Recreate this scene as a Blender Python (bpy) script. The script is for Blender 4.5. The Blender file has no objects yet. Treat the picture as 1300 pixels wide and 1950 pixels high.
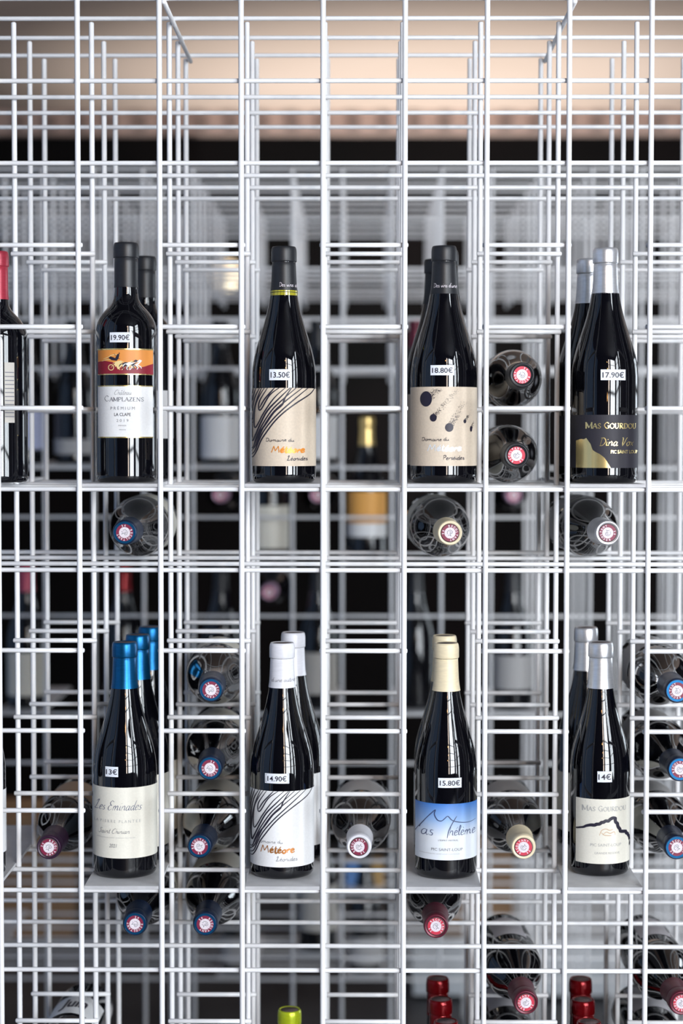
import bpy, bmesh, math, random
from mathutils import Matrix, Vector

rnd = random.Random(7)
scene = bpy.context.scene
COL = scene.collection
ZB = 1.4                      # height of the sixth lattice row above the floor

# ---------------------------------------------------------------- camera
cam_d = bpy.data.cameras.new('camera')
cam = bpy.data.objects.new('camera', cam_d)
COL.objects.link(cam)
scene.camera = cam
ax_r = Vector((0.999965515, 0.00826380568, 0.000823924177))
ax_u = Vector((-0.00116304, 0.04111573, 0.99915371))
ax_f = Vector((-0.00822294, 0.99912022, -0.04112392))
m = Matrix((ax_r, ax_u, -ax_f)).transposed().to_4x4()
m.translation = Vector((-0.0080, -2.32985, ZB + 0.0681))
cam.matrix_world = m
cam_d.sensor_fit = 'VERTICAL'
cam_d.sensor_height = 36.0
cam_d.lens = 3601.38 / 1950 * 36.0
cam_d.clip_start = 0.05
cam_d.dof.use_dof = True
cam_d.dof.focus_distance = 2.365
cam_d.dof.aperture_fstop = 2.75

# ---------------------------------------------------------------- world, lights, exposure
world = bpy.data.worlds.new('world')
scene.world = world
world.use_nodes = True
world.node_tree.nodes['Background'].inputs[0].default_value = (0.75, 0.85, 1.0, 1)
world.node_tree.nodes['Background'].inputs[1].default_value = 0.6

def area_light(name, loc, target, w, h, radiance, color):
    d = bpy.data.lights.new(name, 'AREA')
    d.shape = 'RECTANGLE'; d.size = w; d.size_y = h
    d.energy = radiance * w * h * math.pi
    d.color = color
    o = bpy.data.objects.new(name, d); COL.objects.link(o)
    o.location = loc
    o.rotation_euler = (Vector(target) - Vector(loc)).to_track_quat('-Z', 'Y').to_euler()
    return o

# daylight outside the shop windows behind the camera
area_light('daylight', (2.45, -5.62, 2.2), (2.45, 0, 2.2), 1.8, 3.6, 24, (0.90, 0.95, 1.0))
area_light('daylight', (3.62, -3.9, 2.2), (0, -3.9, 2.2), 2.2, 3.6, 17, (0.87, 0.94, 1.0))
area_light('daylight', (0.98, -5.62, 2.2), (0.98, 0, 2.2), 0.45, 3.6, 17, (1.0, 0.84, 0.72))  # warm light added for the pinkish streak reflected in the bottles
area_light('daylight', (3.62, 3.1, 1.35), (0, 3.1, 1.35), 2.0, 2.0, 6, (0.82, 0.92, 1.0))
# fill spot added out of sight to brighten the tan ceiling at the back
sp = bpy.data.lights.new('ceiling_fill', 'SPOT')
sp.energy = 330; sp.color = (0.94, 1.0, 1.0); sp.spot_size = math.radians(66); sp.spot_blend = 1.0
sp.shadow_soft_size = 0.04
so = bpy.data.objects.new('ceiling_fill', sp); COL.objects.link(so)
so.location = (0.2, 3.85, 0.20)
so.rotation_euler = (math.radians(180), 0, 0)

scene.view_settings.view_transform = 'Standard'
scene.view_settings.look = 'None'
scene.view_settings.exposure = 0.0
scene.view_settings.gamma = 1.0
scene.view_settings.use_curve_mapping = False
scene.cycles.max_bounces = 8
scene.cycles.diffuse_bounces = 3
scene.cycles.glossy_bounces = 4
scene.cycles.caustics_reflective = False
scene.cycles.caustics_refractive = False
scene.cycles.sample_clamp_indirect = 6.0

# ---------------------------------------------------------------- materials
def mat(name, color, rough=0.5, metal=0.0, emit=None, estr=0.0, coat=0.0, spec=0.5):
    mt = bpy.data.materials.new(name); mt.use_nodes = True
    b = mt.node_tree.nodes['Principled BSDF']
    b.inputs['Base Color'].default_value = (*color, 1)
    b.inputs['Roughness'].default_value = rough
    b.inputs['Metallic'].default_value = metal
    b.inputs['Coat Weight'].default_value = coat
    b.inputs['Specular IOR Level'].default_value = spec
    if emit:
        b.inputs['Emission Color'].default_value = (*emit, 1)
        b.inputs['Emission Strength'].default_value = estr
    return mt

def noisy(mt, c1, c2, scale, bump=0.0, stretch=(1, 1, 1), detail=3):
    nt = mt.node_tree; b = nt.nodes['Principled BSDF']
    tc = nt.nodes.new('ShaderNodeTexCoord'); mp = nt.nodes.new('ShaderNodeMapping')
    mp.inputs['Scale'].default_value = stretch
    n = nt.nodes.new('ShaderNodeTexNoise'); n.inputs['Scale'].default_value = scale
    n.inputs['Detail'].default_value = detail
    r = nt.nodes.new('ShaderNodeValToRGB')
    r.color_ramp.elements[0].position = 0.3; r.color_ramp.elements[1].position = 0.7
    r.color_ramp.elements[0].color = (*c1, 1); r.color_ramp.elements[1].color = (*c2, 1)
    nt.links.new(tc.outputs['Object'], mp.inputs[0]); nt.links.new(mp.outputs[0], n.inputs['Vector'])
    nt.links.new(n.outputs['Fac'], r.inputs[0]); nt.links.new(r.outputs[0], b.inputs['Base Color'])
    if bump:
        bp = nt.nodes.new('ShaderNodeBump'); bp.inputs['Strength'].default_value = bump
        bp.inputs['Distance'].default_value = 0.001
        nt.links.new(n.outputs['Fac'], bp.inputs['Height']); nt.links.new(bp.outputs[0], b.inputs['Normal'])
    return mt

M = {}
M['wire'] = noisy(mat('white_powder_coat', (0.86, 0.86, 0.88), 0.32), (0.87, 0.87, 0.89), (0.90, 0.90, 0.915), 40)
M['plate'] = noisy(mat('white_sheet_metal', (0.8, 0.8, 0.82), 0.38), (0.74, 0.74, 0.76), (0.82, 0.82, 0.84), 60, 0.05)
M['glass'] = noisy(mat('dark_bottle_glass', (0.004, 0.005, 0.008), 0.025, coat=0.28, spec=0.58), (0.0015, 0.0015, 0.003), (0.003, 0.003, 0.005), 20)
M['glass'].node_tree.nodes['Principled BSDF'].inputs['Coat Roughness'].default_value = 0.02
M['glass_green'] = noisy(mat('green_bottle_glass', (0.02, 0.03, 0.01), 0.04, coat=0.5), (0.012, 0.022, 0.006), (0.03, 0.035, 0.012), 20)
M['neck_glass'] = noisy(mat('olive_neck_glass', (0.35, 0.32, 0.02), 0.06, coat=0.6), (0.22, 0.20, 0.01), (0.55, 0.50, 0.04), 300, stretch=(4, 4, 0.2))
def cap_mat(key, c, rough, metal, amt=0.12, coat=0.0):
    lo = tuple(v * (1 - amt) for v in c); hi = tuple(min(1, v * (1 + amt)) for v in c)
    M[key] = noisy(mat(key, c, rough, metal, coat=coat), lo, hi, 90, 0.05, stretch=(1, 1, 6))
cap_mat('black_capsule', (0.014, 0.015, 0.019), 0.42, 0.0)
cap_mat('blue_capsule', (0.004, 0.105, 0.27), 0.30, 0.75)
cap_mat('shaded_blue_capsule', (0.006, 0.020, 0.060), 0.36, 0.4)  # blue capsule darkened: shade on the lying capsules' sides put into the colour
cap_mat('white_capsule', (0.80, 0.80, 0.86), 0.36, 0.0, 0.04)
cap_mat('cream_capsule', (0.88, 0.76, 0.53), 0.42, 0.0, 0.06)
cap_mat('silver_capsule', (0.78, 0.79, 0.83), 0.30, 0.75, 0.06)
cap_mat('red_capsule', (0.20, 0.003, 0.006), 0.14, 0.5)
cap_mat('crimson_capsule', (0.38, 0.03, 0.055), 0.32, 0.2)
cap_mat('wine_capsule', (0.12, 0.012, 0.03), 0.35, 0.3)
cap_mat('purple_capsule', (0.030, 0.008, 0.030), 0.38, 0.2)
cap_mat('green_capsule', (0.52, 0.62, 0.02), 0.25, 0.3)
cap_mat('gold_capsule', (0.85, 0.62, 0.25), 0.3, 0.8)
cap_mat('pink_capsule', (0.70, 0.45, 0.62), 0.35, 0.2)
cap_mat('rose_capsule', (0.50, 0.08, 0.14), 0.35, 0.2)
def paper(key, c, amt=0.03):
    lo = tuple(v * (1 - amt) for v in c); hi = tuple(min(1, v * (1 + amt)) for v in c)
    M[key] = noisy(mat(key, c, 0.62), lo, hi, 400, 0.12)
paper('white_paper', (0.84, 0.84, 0.85)); paper('ivory_paper', (0.80, 0.77, 0.68)); paper('beige_paper', (0.70, 0.59, 0.47), 0.05)
paper('black_paper', (0.022, 0.020, 0.030)); paper('tan_paper', (0.62, 0.42, 0.26)); paper('grey_paper', (0.45, 0.44, 0.44))
paper('bluish_paper', (0.55, 0.60, 0.85)); paper('orange_paper', (0.85, 0.42, 0.10)); paper('yellow_paper', (0.85, 0.65, 0.30))
paper('price_paper', (0.80, 0.84, 0.92), 0.01); paper('pale_grey_paper', (0.62, 0.60, 0.64)); paper('dull_paper', (0.52, 0.49, 0.45))
M['ink'] = mat('black_ink', (0.015, 0.012, 0.03), 0.5)
M['grey_ink'] = mat('grey_ink', (0.17, 0.17, 0.20), 0.5)
M['pale_ink'] = mat('pale_grey_ink', (0.42, 0.42, 0.42), 0.5)
M['blue_ink'] = mat('navy_ink', (0.04, 0.06, 0.16), 0.5)
M['copper_foil'] = mat('copper_foil', (0.85, 0.30, 0.04), 0.35, 0.3)
M['bronze_foil'] = mat('bronze_foil', (0.55, 0.22, 0.06), 0.35, 0.5)
M['silver_foil'] = mat('silver_foil', (0.9, 0.92, 0.95), 0.3, 0.3)
M['gold_foil'] = mat('gold_foil', (0.83, 0.66, 0.30), 0.25, 0.75)
M['seal_red'] = mat('seal_red', (0.62, 0.03, 0.07), 0.45)
M['seal_wine'] = mat('seal_wine', (0.22, 0.01, 0.05), 0.45)
M['seal_white'] = noisy(mat('seal_white', (0.82, 0.78, 0.82), 0.5), (0.70, 0.60, 0.68), (0.88, 0.85, 0.9), 900)
M['wine_red'] = mat('wine_red_print', (0.27, 0.012, 0.03), 0.5)
M['orange_print'] = mat('orange_print', (0.80, 0.30, 0.06), 0.5)
M['cork'] = noisy(mat('dark_capsule_top', (0.10, 0.07, 0.07), 0.5), (0.06, 0.04, 0.045), (0.16, 0.11, 0.11), 400, 0.2)  # dark brown tone of the disc inside the capsule rim

def gradient_label():
    mt = mat('blue_sky_print', (0.5, 0.6, 0.9), 0.5); nt = mt.node_tree
    tc = nt.nodes.new('ShaderNodeTexCoord'); sx = nt.nodes.new('ShaderNodeSeparateXYZ')
    r = nt.nodes.new('ShaderNodeValToRGB')
    r.color_ramp.elements[0].position = 0.0; r.color_ramp.elements[1].position = 1.0
    mr = nt.nodes.new('ShaderNodeMapRange')
    mr.inputs['From Min'].default_value = 0.055; mr.inputs['From Max'].default_value = 0.098
    r.color_ramp.elements[0].color = (0.80, 0.84, 0.90, 1); r.color_ramp.elements[1].color = (0.035, 0.19, 0.62, 1)
    e = r.color_ramp.elements.new(0.5); e.color = (0.30, 0.48, 0.80, 1)
    nt.links.new(tc.outputs['Object'], sx.inputs[0]); nt.links.new(sx.outputs['Z'], mr.inputs['Value'])
    nt.links.new(mr.outputs[0], r.inputs[0]); nt.links.new(r.outputs[0], nt.nodes['Principled BSDF'].inputs['Base Color'])
    return mt
M['sky_print'] = gradient_label()

# ---------------------------------------------------------------- mesh helpers
class MB:
    def __init__(s): s.v = []; s.f = []; s.mi = []; s.mats = []; s.smooth = []
    def mid(s, key):
        if key not in s.mats: s.mats.append(key)
        return s.mats.index(key)
    def add(s, vs, fs, key, smooth=False):
        b = len(s.v); s.v += [tuple(v) for v in vs]; k = s.mid(key)
        for f in fs:
            s.f.append([b + i for i in f]); s.mi.append(k); s.smooth.append(smooth)
    def box(s, lo, hi, key):
        x0, y0, z0 = lo; x1, y1, z1 = hi
        s.add([(x0,y0,z0),(x1,y0,z0),(x1,y1,z0),(x0,y1,z0),(x0,y0,z1),(x1,y0,z1),(x1,y1,z1),(x0,y1,z1)],
              [(0,3,2,1),(4,5,6,7),(0,1,5,4),(1,2,6,5),(2,3,7,6),(3,0,4,7)], key)
    def lathe(s, prof, key, seg=40, close=True):
        n = len(prof); vs = []
        for r, z in prof:
            for k in range(seg):
                a = 2 * math.pi * k / seg; vs.append((r * math.cos(a), r * math.sin(a), z))
        fs = []
        for j in range(n - 1):
            for k in range(seg):
                k2 = (k + 1) % seg; fs.append((j*seg+k, j*seg+k2, (j+1)*seg+k2, (j+1)*seg+k))
        if close:
            fs.append(tuple(range(seg))[::-1]); fs.append(tuple((n-1)*seg + k for k in range(seg)))
        s.add(vs, fs, key, True)
    def tube(s, a, b, r, key, seg=10):
        a = Vector(a); b = Vector(b); d = (b - a).normalized()
        u = d.orthogonal().normalized(); w = d.cross(u); vs = []
        e = r * 0.35
        for p, rr in ((a, r * 0.6), (a + d * e, r), (b - d * e, r), (b, r * 0.6)):
            for k in range(seg):
                t = 2 * math.pi * k / seg; vs.append(p + (u * math.cos(t) + w * math.sin(t)) * rr)
        fs = [(j*seg+k, j*seg+(k+1) % seg, (j+1)*seg+(k+1) % seg, (j+1)*seg+k) for j in range(3) for k in range(seg)]
        fs += [tuple(range(seg))[::-1], tuple(3*seg + k for k in range(seg))]
        s.add(vs, fs, key, True)
    def mesh(s, name):
        me = bpy.data.meshes.new(name)
        me.from_pydata(s.v, [], s.f)
        for k in s.mats: me.materials.append(M[k])
        me.polygons.foreach_set('material_index', s.mi)
        me.polygons.foreach_set('use_smooth', s.smooth)
        me.update()
        return me
    def build(s, name, parent=None, loc=(0, 0, 0)):
        o = bpy.data.objects.new(name, s.mesh(name)); COL.objects.link(o)
        o.location = loc
        if parent: o.parent = parent
        return o

def link(name, me, parent=None, loc=(0, 0, 0), rot=(0, 0, 0)):
    o = bpy.data.objects.new(name, me); COL.objects.link(o)
    o.location = loc; o.rotation_euler = rot
    if parent: o.parent = parent
    return o

def tag(o, label, cat, group=None):
    o['label'] = label; o['category'] = cat
    if group: o['group'] = group
    return o

def thing(name, label, cat, loc=(0, 0, 0), rot=(0, 0, 0), group=None):
    o = bpy.data.objects.new(name, None); COL.objects.link(o)
    o.location = loc; o.rotation_euler = rot; o.empty_display_size = 0.05
    return tag(o, label, cat, group)

def interp(prof, z):
    p = prof
    if z <= p[0][1]: return p[0][0]
    for (r0, z0), (r1, z1) in zip(p, p[1:]):
        if z0 <= z <= z1 and z1 > z0:
            return r0 + (r1 - r0) * (z - z0) / (z1 - z0)
    return p[-1][0]

# 2-D print: everything is laid out in print units (u to the right of the bottle's front line, v up from its base)
# and wrapped round the bottle's own profile.
class Print:
    def __init__(s, prof, off): s.mb = MB(); s.prof = prof; s.off = off
    def wrap(s, u, v, lift=0.0):
        R = interp(s.prof, v); t = max(-0.999, min(0.999, u / R)); a = math.asin(t); R += s.off + lift
        return (R * math.sin(a), -R * math.cos(a), v)
    def poly(s, pts, key, lift=0.0):
        s.mb.add([s.wrap(u, v, lift) for u, v in pts], [tuple(range(len(pts)))], key)
    def rect(s, u0, u1, v0, v1, key, lift=0.0, n=16, m_=1):
        vs = []; fs = []
        for j in range(m_ + 1):
            for i in range(n + 1):
                vs.append(s.wrap(u0 + (u1 - u0) * i / n, v0 + (v1 - v0) * j / m_, lift))
        for j in range(m_):
            for i in range(n):
                a = j * (n + 1) + i; fs.append((a, a + 1, a + n + 2, a + n + 1))
        s.mb.add(vs, fs, key, True)
    def stroke(s, pts, w, key, lift=0.0, smooth=3, taper=True, pen=0.0):
        p = catmull(pts, smooth) if smooth > 1 and len(pts) > 2 else [Vector(q) for q in pts]
        n = len(p); L = []; Rr = []
        for i in range(n):
            d = (p[min(i+1, n-1)] - p[max(i-1, 0)])
            if d.length < 1e-9: d = Vector((1, 0))
            d.normalize(); nn = Vector((-d.y, d.x))
            k = 0.5 * w
            if pen: k *= (1 - pen) + pen * abs(d.x * 0.5 - d.y * 0.87)
            if taper: k *= 0.45 + 0.55 * min(1, min(i, n - 1 - i) / max(1, n * 0.2))
            L.append(p[i] + nn * k); Rr.append(p[i] - nn * k)
        vs = [s.wrap(q.x, q.y, lift) for q in L] + [s.wrap(q.x, q.y, lift) for q in Rr]
        s.mb.add(vs, [(i, n + i, n + i + 1, i + 1) for i in range(n - 1)], key)
    def below(s, pts, vbase, key, lift=0.0, step=.0012):
        # area between a line of points and a level base, in narrow strips that follow the curve of the glass
        for (a, c), (a2, c2) in zip(pts, pts[1:]):
            n = max(1, int(abs(a2 - a) / step))
            for i in range(n):
                t0, t1 = i / n, (i + 1) / n
                ua, ub = a + (a2 - a) * t0, a + (a2 - a) * t1; va, vb = c + (c2 - c) * t0, c + (c2 - c) * t1
                s.mb.add([s.wrap(ua, vbase, lift), s.wrap(ub, vbase, lift), s.wrap(ub, vb, lift), s.wrap(ua, va, lift)], [(0, 1, 2, 3)], key)
    def oval(s, cu, cv_, ru, rv, key, lift=0.0, n=12):
        for i in range(n):
            a0, a1 = math.pi - math.pi * i / n, math.pi - math.pi * (i + 1) / n
            u0, u1 = cu + ru * math.cos(a0), cu + ru * math.cos(a1); h0, h1 = rv * math.sin(a0), rv * math.sin(a1)
            s.mb.add([s.wrap(u0, cv_ - h0, lift), s.wrap(u1, cv_ - h1, lift), s.wrap(u1, cv_ + h1, lift), s.wrap(u0, cv_ + h0, lift)], [(0, 1, 2, 3)], key)
    def text(s, txt, u, v, h, key, width=None, lift=0.0, bold=0.0, shear=0.0):
        vs, fs, w = font_mesh(txt, bold, shear)
        k = h / 0.70; kx = width / w if width else k
        s.mb.add([s.wrap(u + (x - w / 2) * kx, v + y * k, lift) for x, y in vs], fs, key)
    def script(s, txt, u, v, xh, key, w, lift=0.0, width=None, slant=0.25, pen=0.0, jitter=0.0):
        strokes, tot = [], 0.0
        for ch in txt:
            g = GLYPH.get(ch)
            if g is None: tot += 0.6; continue
            adv, ss = g
            jx = rnd.uniform(-jitter, jitter)
            for st in ss: strokes.append([(x + tot, y + jx) for x, y in st])
            tot += adv
        kx = width / tot if width else xh
        for st in strokes:
            s.stroke([(u + x * kx + y * xh * slant, v + y * xh) for x, y in st], w, key, lift, 3, True, pen)

def catmull(pts, k):
    P = [Vector(p) for p in pts]; out = []
    for i in range(len(P) - 1):
        p0 = P[max(i - 1, 0)]; p1 = P[i]; p2 = P[i + 1]; p3 = P[min(i + 2, len(P) - 1)]
        for j in range(k):
            t = j / k
            out.append(0.5 * ((2*p1) + (-p0 + p2)*t + (2*p0 - 5*p1 + 4*p2 - p3)*t*t + (-p0 + 3*p1 - 3*p2 + p3)*t**3))
    out.append(P[-1]); return out

_fc = {}
def font_mesh(txt, bold=0.0, shear=0.0):
    key = (txt, bold, shear)
    if key in _fc: return _fc[key]
    c = bpy.data.curves.new('t', 'FONT'); c.body = txt; c.size = 1.0; c.offset = bold; c.shear = shear
    c.resolution_u = 3
    o = bpy.data.objects.new('t', c); COL.objects.link(o)
    dg = bpy.context.evaluated_depsgraph_get(); me = o.evaluated_get(dg).to_mesh()
    vs = [(v.co.x, v.co.y) for v in me.vertices]; fs = [tuple(p.vertices) for p in me.polygons]
    o.evaluated_get(dg).to_mesh_clear(); bpy.data.objects.remove(o); bpy.data.curves.remove(c)
    x0 = min(v[0] for v in vs); w = max(v[0] for v in vs) - x0
    _fc[key] = ([(x - x0, y) for x, y in vs], fs, w)
    return _fc[key]

# hand-drawn letters: advance, strokes; x-height 1
GLYPH = {
 'a': (1.05, [[(.75,.85),(.4,1),(.1,.6),(.15,.1),(.45,.05),(.72,.5),(.76,.95),(.72,.3),(.85,0),(1.05,.2)]]),
 'b': (1.0, [[(.2,2),(.15,.3),(.4,0),(.75,.4),(.6,.95),(.2,.7)]]),
 'c': (.85, [[(.75,.8),(.45,1),(.1,.55),(.3,.02),(.8,.2)]]),
 'd': (1.05, [[(.75,.8),(.4,1),(.1,.5),(.35,0),(.7,.5)],[(.85,2.1),(.75,.6),(.85,0),(1.05,.2)]]),
 'e': (.85, [[(.1,.5),(.6,.65),(.55,1),(.25,.95),(.1,.45),(.3,.0),(.85,.25)]]),
 'é': (.85, [[(.1,.5),(.6,.65),(.55,1),(.25,.95),(.1,.45),(.3,.0),(.85,.25)],[(.35,1.35),(.65,1.75)]]),
 'è': (.85, [[(.1,.5),(.6,.65),(.55,1),(.25,.95),(.1,.45),(.3,.0),(.85,.25)],[(.3,1.75),(.6,1.35)]]),
 'â': (1.05, [[(.75,.85),(.4,1),(.1,.6),(.15,.1),(.45,.05),(.72,.5),(.76,.95),(.72,.3),(.85,0),(1.05,.2)],[(.2,1.4),(.45,1.8),(.7,1.4)]]),
 'h': (1.0, [[(.15,2),(.12,0)],[(.13,.5),(.45,1),(.7,.8),(.72,.1),(.95,.15)]]),
 'i': (.5, [[(.15,1),(.15,.1),(.5,.2)],[(.2,1.45),(.25,1.6)]]),
 'l': (.5, [[(.05,.4),(.4,1.6),(.25,2.1),(.12,1.2),(.18,.1),(.5,.2)]]),
 'm': (1.6, [[(.1,1),(.12,0)],[(.12,.5),(.4,1),(.6,.8),(.6,0)],[(.6,.5),(.95,1),(1.15,.8),(1.2,.1),(1.5,.2)]]),
 'n': (1.1, [[(.1,1),(.12,0)],[(.12,.5),(.5,1),(.75,.8),(.78,.1),(1.05,.2)]]),
 'o': (.95, [[(.5,1),(.12,.6),(.3,0),(.7,.2),(.75,.75),(.5,1),(.95,.85)]]),
 'r': (.75, [[(.1,1),(.13,0)],[(.13,.5),(.4,.95),(.72,.9)]]),
 's': (.75, [[(.6,.9),(.3,.95),(.2,.65),(.55,.35),(.45,.02),(.05,.1)]]),
 't': (.7, [[(.35,1.9),(.25,.3),(.4,0),(.7,.2)],[(.02,1.2),(.68,1.25)]]),
 'u': (1.05, [[(.1,1),(.12,.3),(.35,0),(.7,.4),(.75,1)],[(.75,1),(.78,.1),(1.05,.2)]]),
 'v': (.85, [[(.05,1),(.35,0),(.75,1)]]),
 'x': (.85, [[(.05,1),(.7,0)],[(.75,1),(.05,0)]]),
 'q': (1.0, [[(.7,.8),(.4,1),(.1,.5),(.4,0),(.7,.5)],[(.74,1),(.7,-1)]]),
 "'": (.3, [[(.15,2),(.1,1.6)]]),
 'C': (1.35, [[(1.2,1.7),(.8,2.1),(.2,1.4),(.15,.5),(.6,0),(1.2,.4)]]),
 'D': (1.35, [[(.3,2),(.25,0)],[(.0,1.9),(.7,1.9),(1.2,1.1),(.8,.15),(.1,0)]]),
 'E': (1.25, [[(1.1,1.8),(.6,2.1),(.25,1.6),(.6,1.15),(.85,1.1),(.3,1.0),(.12,.4),(.5,-.02),(1.1,.35)]]),
 'L': (1.25, [[(.1,1.55),(.3,2.0),(.62,2.15),(.5,1.5),(.3,.6),(.12,.08)],[(-.1,.15),(.15,.05),(.6,.05),(1.2,.2)]]),
 'M': (1.9, [[(.1,0),(.45,2)],[(.45,2),(.85,.5)],[(.85,.5),(1.4,2)],[(1.4,2),(1.65,0)]]),
 'P': (1.1, [[(.25,2),(.2,0)],[(.0,1.8),(.6,2.1),(1.0,1.6),(.6,1.05),(.25,1.0)]]),
 'S': (1.15, [[(1.05,1.8),(.7,2.1),(.35,1.7),(.75,1.1),(.7,.2),(.2,0),(-.05,.35)]]),
 'T': (1.2, [[(.6,2.0),(.35,.6),(.15,0)],[(-.2,1.9),(.5,2.1),(1.3,2.0)]]),
 'V': (1.2, [[(.0,1.9),(.25,1.9),(.45,0),(1.0,1.8),(1.2,2.0)]]),
}
def serif_caps(pr, txt, u0, v, h, key, width, lift, first=1.25, boldk=1.0, widths=None):
    # roman capitals: thick uprights, thin bars, small serifs
    G = {
     'M': (1.1, [('k',.12,0,.12,1),('k',.98,0,.98,1),('k',.12,1,.55,.1),('t',.55,.1,.98,1),('s',.12,0),('s',.98,0),('s',.08,1),('s',1.0,1)]),
     'A': (.95, [('t',.08,0,.48,1),('k',.48,1,.85,0),('t',.2,.35,.68,.35),('s',.08,0),('s',.85,0)]),
     'S': (.75, [('c',[(.65,.8),(.4,1),(.15,.78),(.35,.52),(.62,.3),(.4,0),(.1,.2)])]),
     'G': (1.0, [('c',[(.85,.8),(.5,1),(.12,.5),(.5,0),(.82,.18)]),('k',.82,.0,.82,.42),('t',.62,.45,.95,.45)]),
     'O': (1.0, [('c',[(.5,1),(.13,.75),(.13,.25),(.5,0),(.87,.25),(.87,.75),(.5,1)])]),
     'U': (.95, [('k',.18,1,.18,.3),('c',[(.18,.35),(.3,.03),(.6,.03),(.74,.3)]),('t',.76,.3,.76,1),('s',.18,1),('s',.76,1)]),
     'R': (.95, [('k',.2,0,.2,1),('c',[(.2,1),(.65,.95),(.68,.6),(.2,.52)]),('k',.4,.5,.85,0),('s',.2,0),('s',.85,0)]),
     'D': (1.0, [('k',.2,0,.2,1),('c',[(.2,1),(.7,.9),(.86,.5),(.7,.1),(.2,0)]),('s',.16,0),('s',.16,1)]),
     'P': (.85, [('k',.2,0,.2,1),('c',[(.2,1),(.68,.93),(.68,.55),(.2,.48)]),('s',.2,0)]),
     'L': (.8, [('k',.2,0,.2,1),('t',.2,.02,.7,.02),('t',.7,.02,.72,.25),('s',.2,1)]),
     'Z': (.85, [('t',.12,.98,.72,.98),('k',.72,.98,.12,.02),('t',.12,.02,.74,.02),('t',.74,.02,.76,.2)]),
     'E': (.8, [('k',.2,0,.2,1),('t',.2,.98,.68,.98),('t',.2,.52,.55,.52),('t',.2,.02,.7,.02)]),
     'N': (1.0, [('t',.15,0,.15,1),('k',.15,1,.82,0),('t',.82,0,.82,1),('s',.15,0),('s',.82,1)]),
     'C': (.95, [('c',[(.8,.78),(.5,1),(.12,.5),(.5,0),(.82,.22)])]),
     'I': (.45, [('k',.22,0,.22,1),('s',.22,0),('s',.22,1)]),
     'T': (.9, [('k',.45,0,.45,1),('t',.08,.98,.82,.98),('s',.45,0)]),
     ' ': (.5, [])}
    tot = sum(G[c][0] * (first if (i == 0 or txt[i-1] == ' ') else 1) for i, c in enumerate(txt)); kx = width / tot; x = u0
    for i, c in enumerate(txt):
        sc = first if (i == 0 or txt[i-1] == ' ') else 1.0
        adv, el = G[c]
        def P(a, b): return (x + a * kx * sc, v + b * h * sc)
        for e in el:
            if e[0] == 'k': pr.stroke([P(e[1], e[2]), P(e[3], e[4])], h * .20 * boldk, key, lift, 1, False)
            elif e[0] == 't': pr.stroke([P(e[1], e[2]), P(e[3], e[4])], h * .09 * boldk, key, lift, 1, False)
            elif e[0] == 's':
                a, b = P(e[1], e[2]); pr.stroke([(a - kx*.13, b), (a + kx*.13, b)], h * .08 * boldk, key, lift, 1, False)
            else: pr.stroke([P(a, b) for a, b in e[1]], h * .15 * boldk, key, lift, 4, False, 0.5)
        x += adv * kx * sc

# ---------------------------------------------------------------- room shell
def shell(name, lo, hi, key, kind='structure'):
    b = MB(); b.box(lo, hi, key); o = b.build(name); o['kind'] = kind; return o

M['floor'] = noisy(mat('polished_grey_floor', (0.05, 0.05, 0.055), 0.5), (0.035, 0.035, 0.04), (0.07, 0.07, 0.075), 3, 0.05, detail=6)
M['ceiling'] = noisy(mat('tan_ceiling_plaster', (0.68, 0.49, 0.39), 0.8), (0.63, 0.45, 0.35), (0.70, 0.51, 0.41), 1.2, 0.05)
M['dark_wall'] = noisy(mat('dark_brown_wall', (0.005, 0.004, 0.004), 0.9, spec=0.1), (0.003, 0.003, 0.003), (0.007, 0.005, 0.005), 2, 0.1)
M['blue_wall'] = noisy(mat('slate_blue_wall', (0.26, 0.38, 0.60), 0.7), (0.23, 0.35, 0.56), (0.28, 0.41, 0.64), 2, 0.05)
M['charcoal'] = noisy(mat('charcoal_paint', (0.03, 0.03, 0.035), 0.8), (0.025, 0.025, 0.03), (0.035, 0.035, 0.04), 2)
M['cornice'] = noisy(mat('pink_cornice_plaster', (0.50, 0.35, 0.30), 0.7), (0.46, 0.32, 0.27), (0.54, 0.38, 0.32), 8)
M['dentil'] = noisy(mat('brown_wood_block', (0.22, 0.15, 0.12), 0.6), (0.18, 0.12, 0.10), (0.26, 0.18, 0.15), 10, stretch=(1, 1, 8))
M['frame'] = noisy(mat('black_window_frame', (0.03, 0.03, 0.035), 0.45), (0.025, 0.025, 0.03), (0.04, 0.04, 0.045), 30)
gl = bpy.data.materials.new('window_glass'); gl.use_nodes = True
nt = gl.node_tree; nt.nodes.remove(nt.nodes['Principled BSDF'])
t_ = nt.nodes.new('ShaderNodeBsdfTransparent'); g_ = nt.nodes.new('ShaderNodeBsdfGlossy'); g_.inputs['Roughness'].default_value = 0.0
mx = nt.nodes.new('ShaderNodeMixShader'); mx.inputs[0].default_value = 0.06
nt.links.new(t_.outputs[0], mx.inputs[1]); nt.links.new(g_.outputs[0], mx.inputs[2])
nt.links.new(mx.outputs[0], nt.nodes['Material Output'].inputs[0]); M['pane'] = gl

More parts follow.
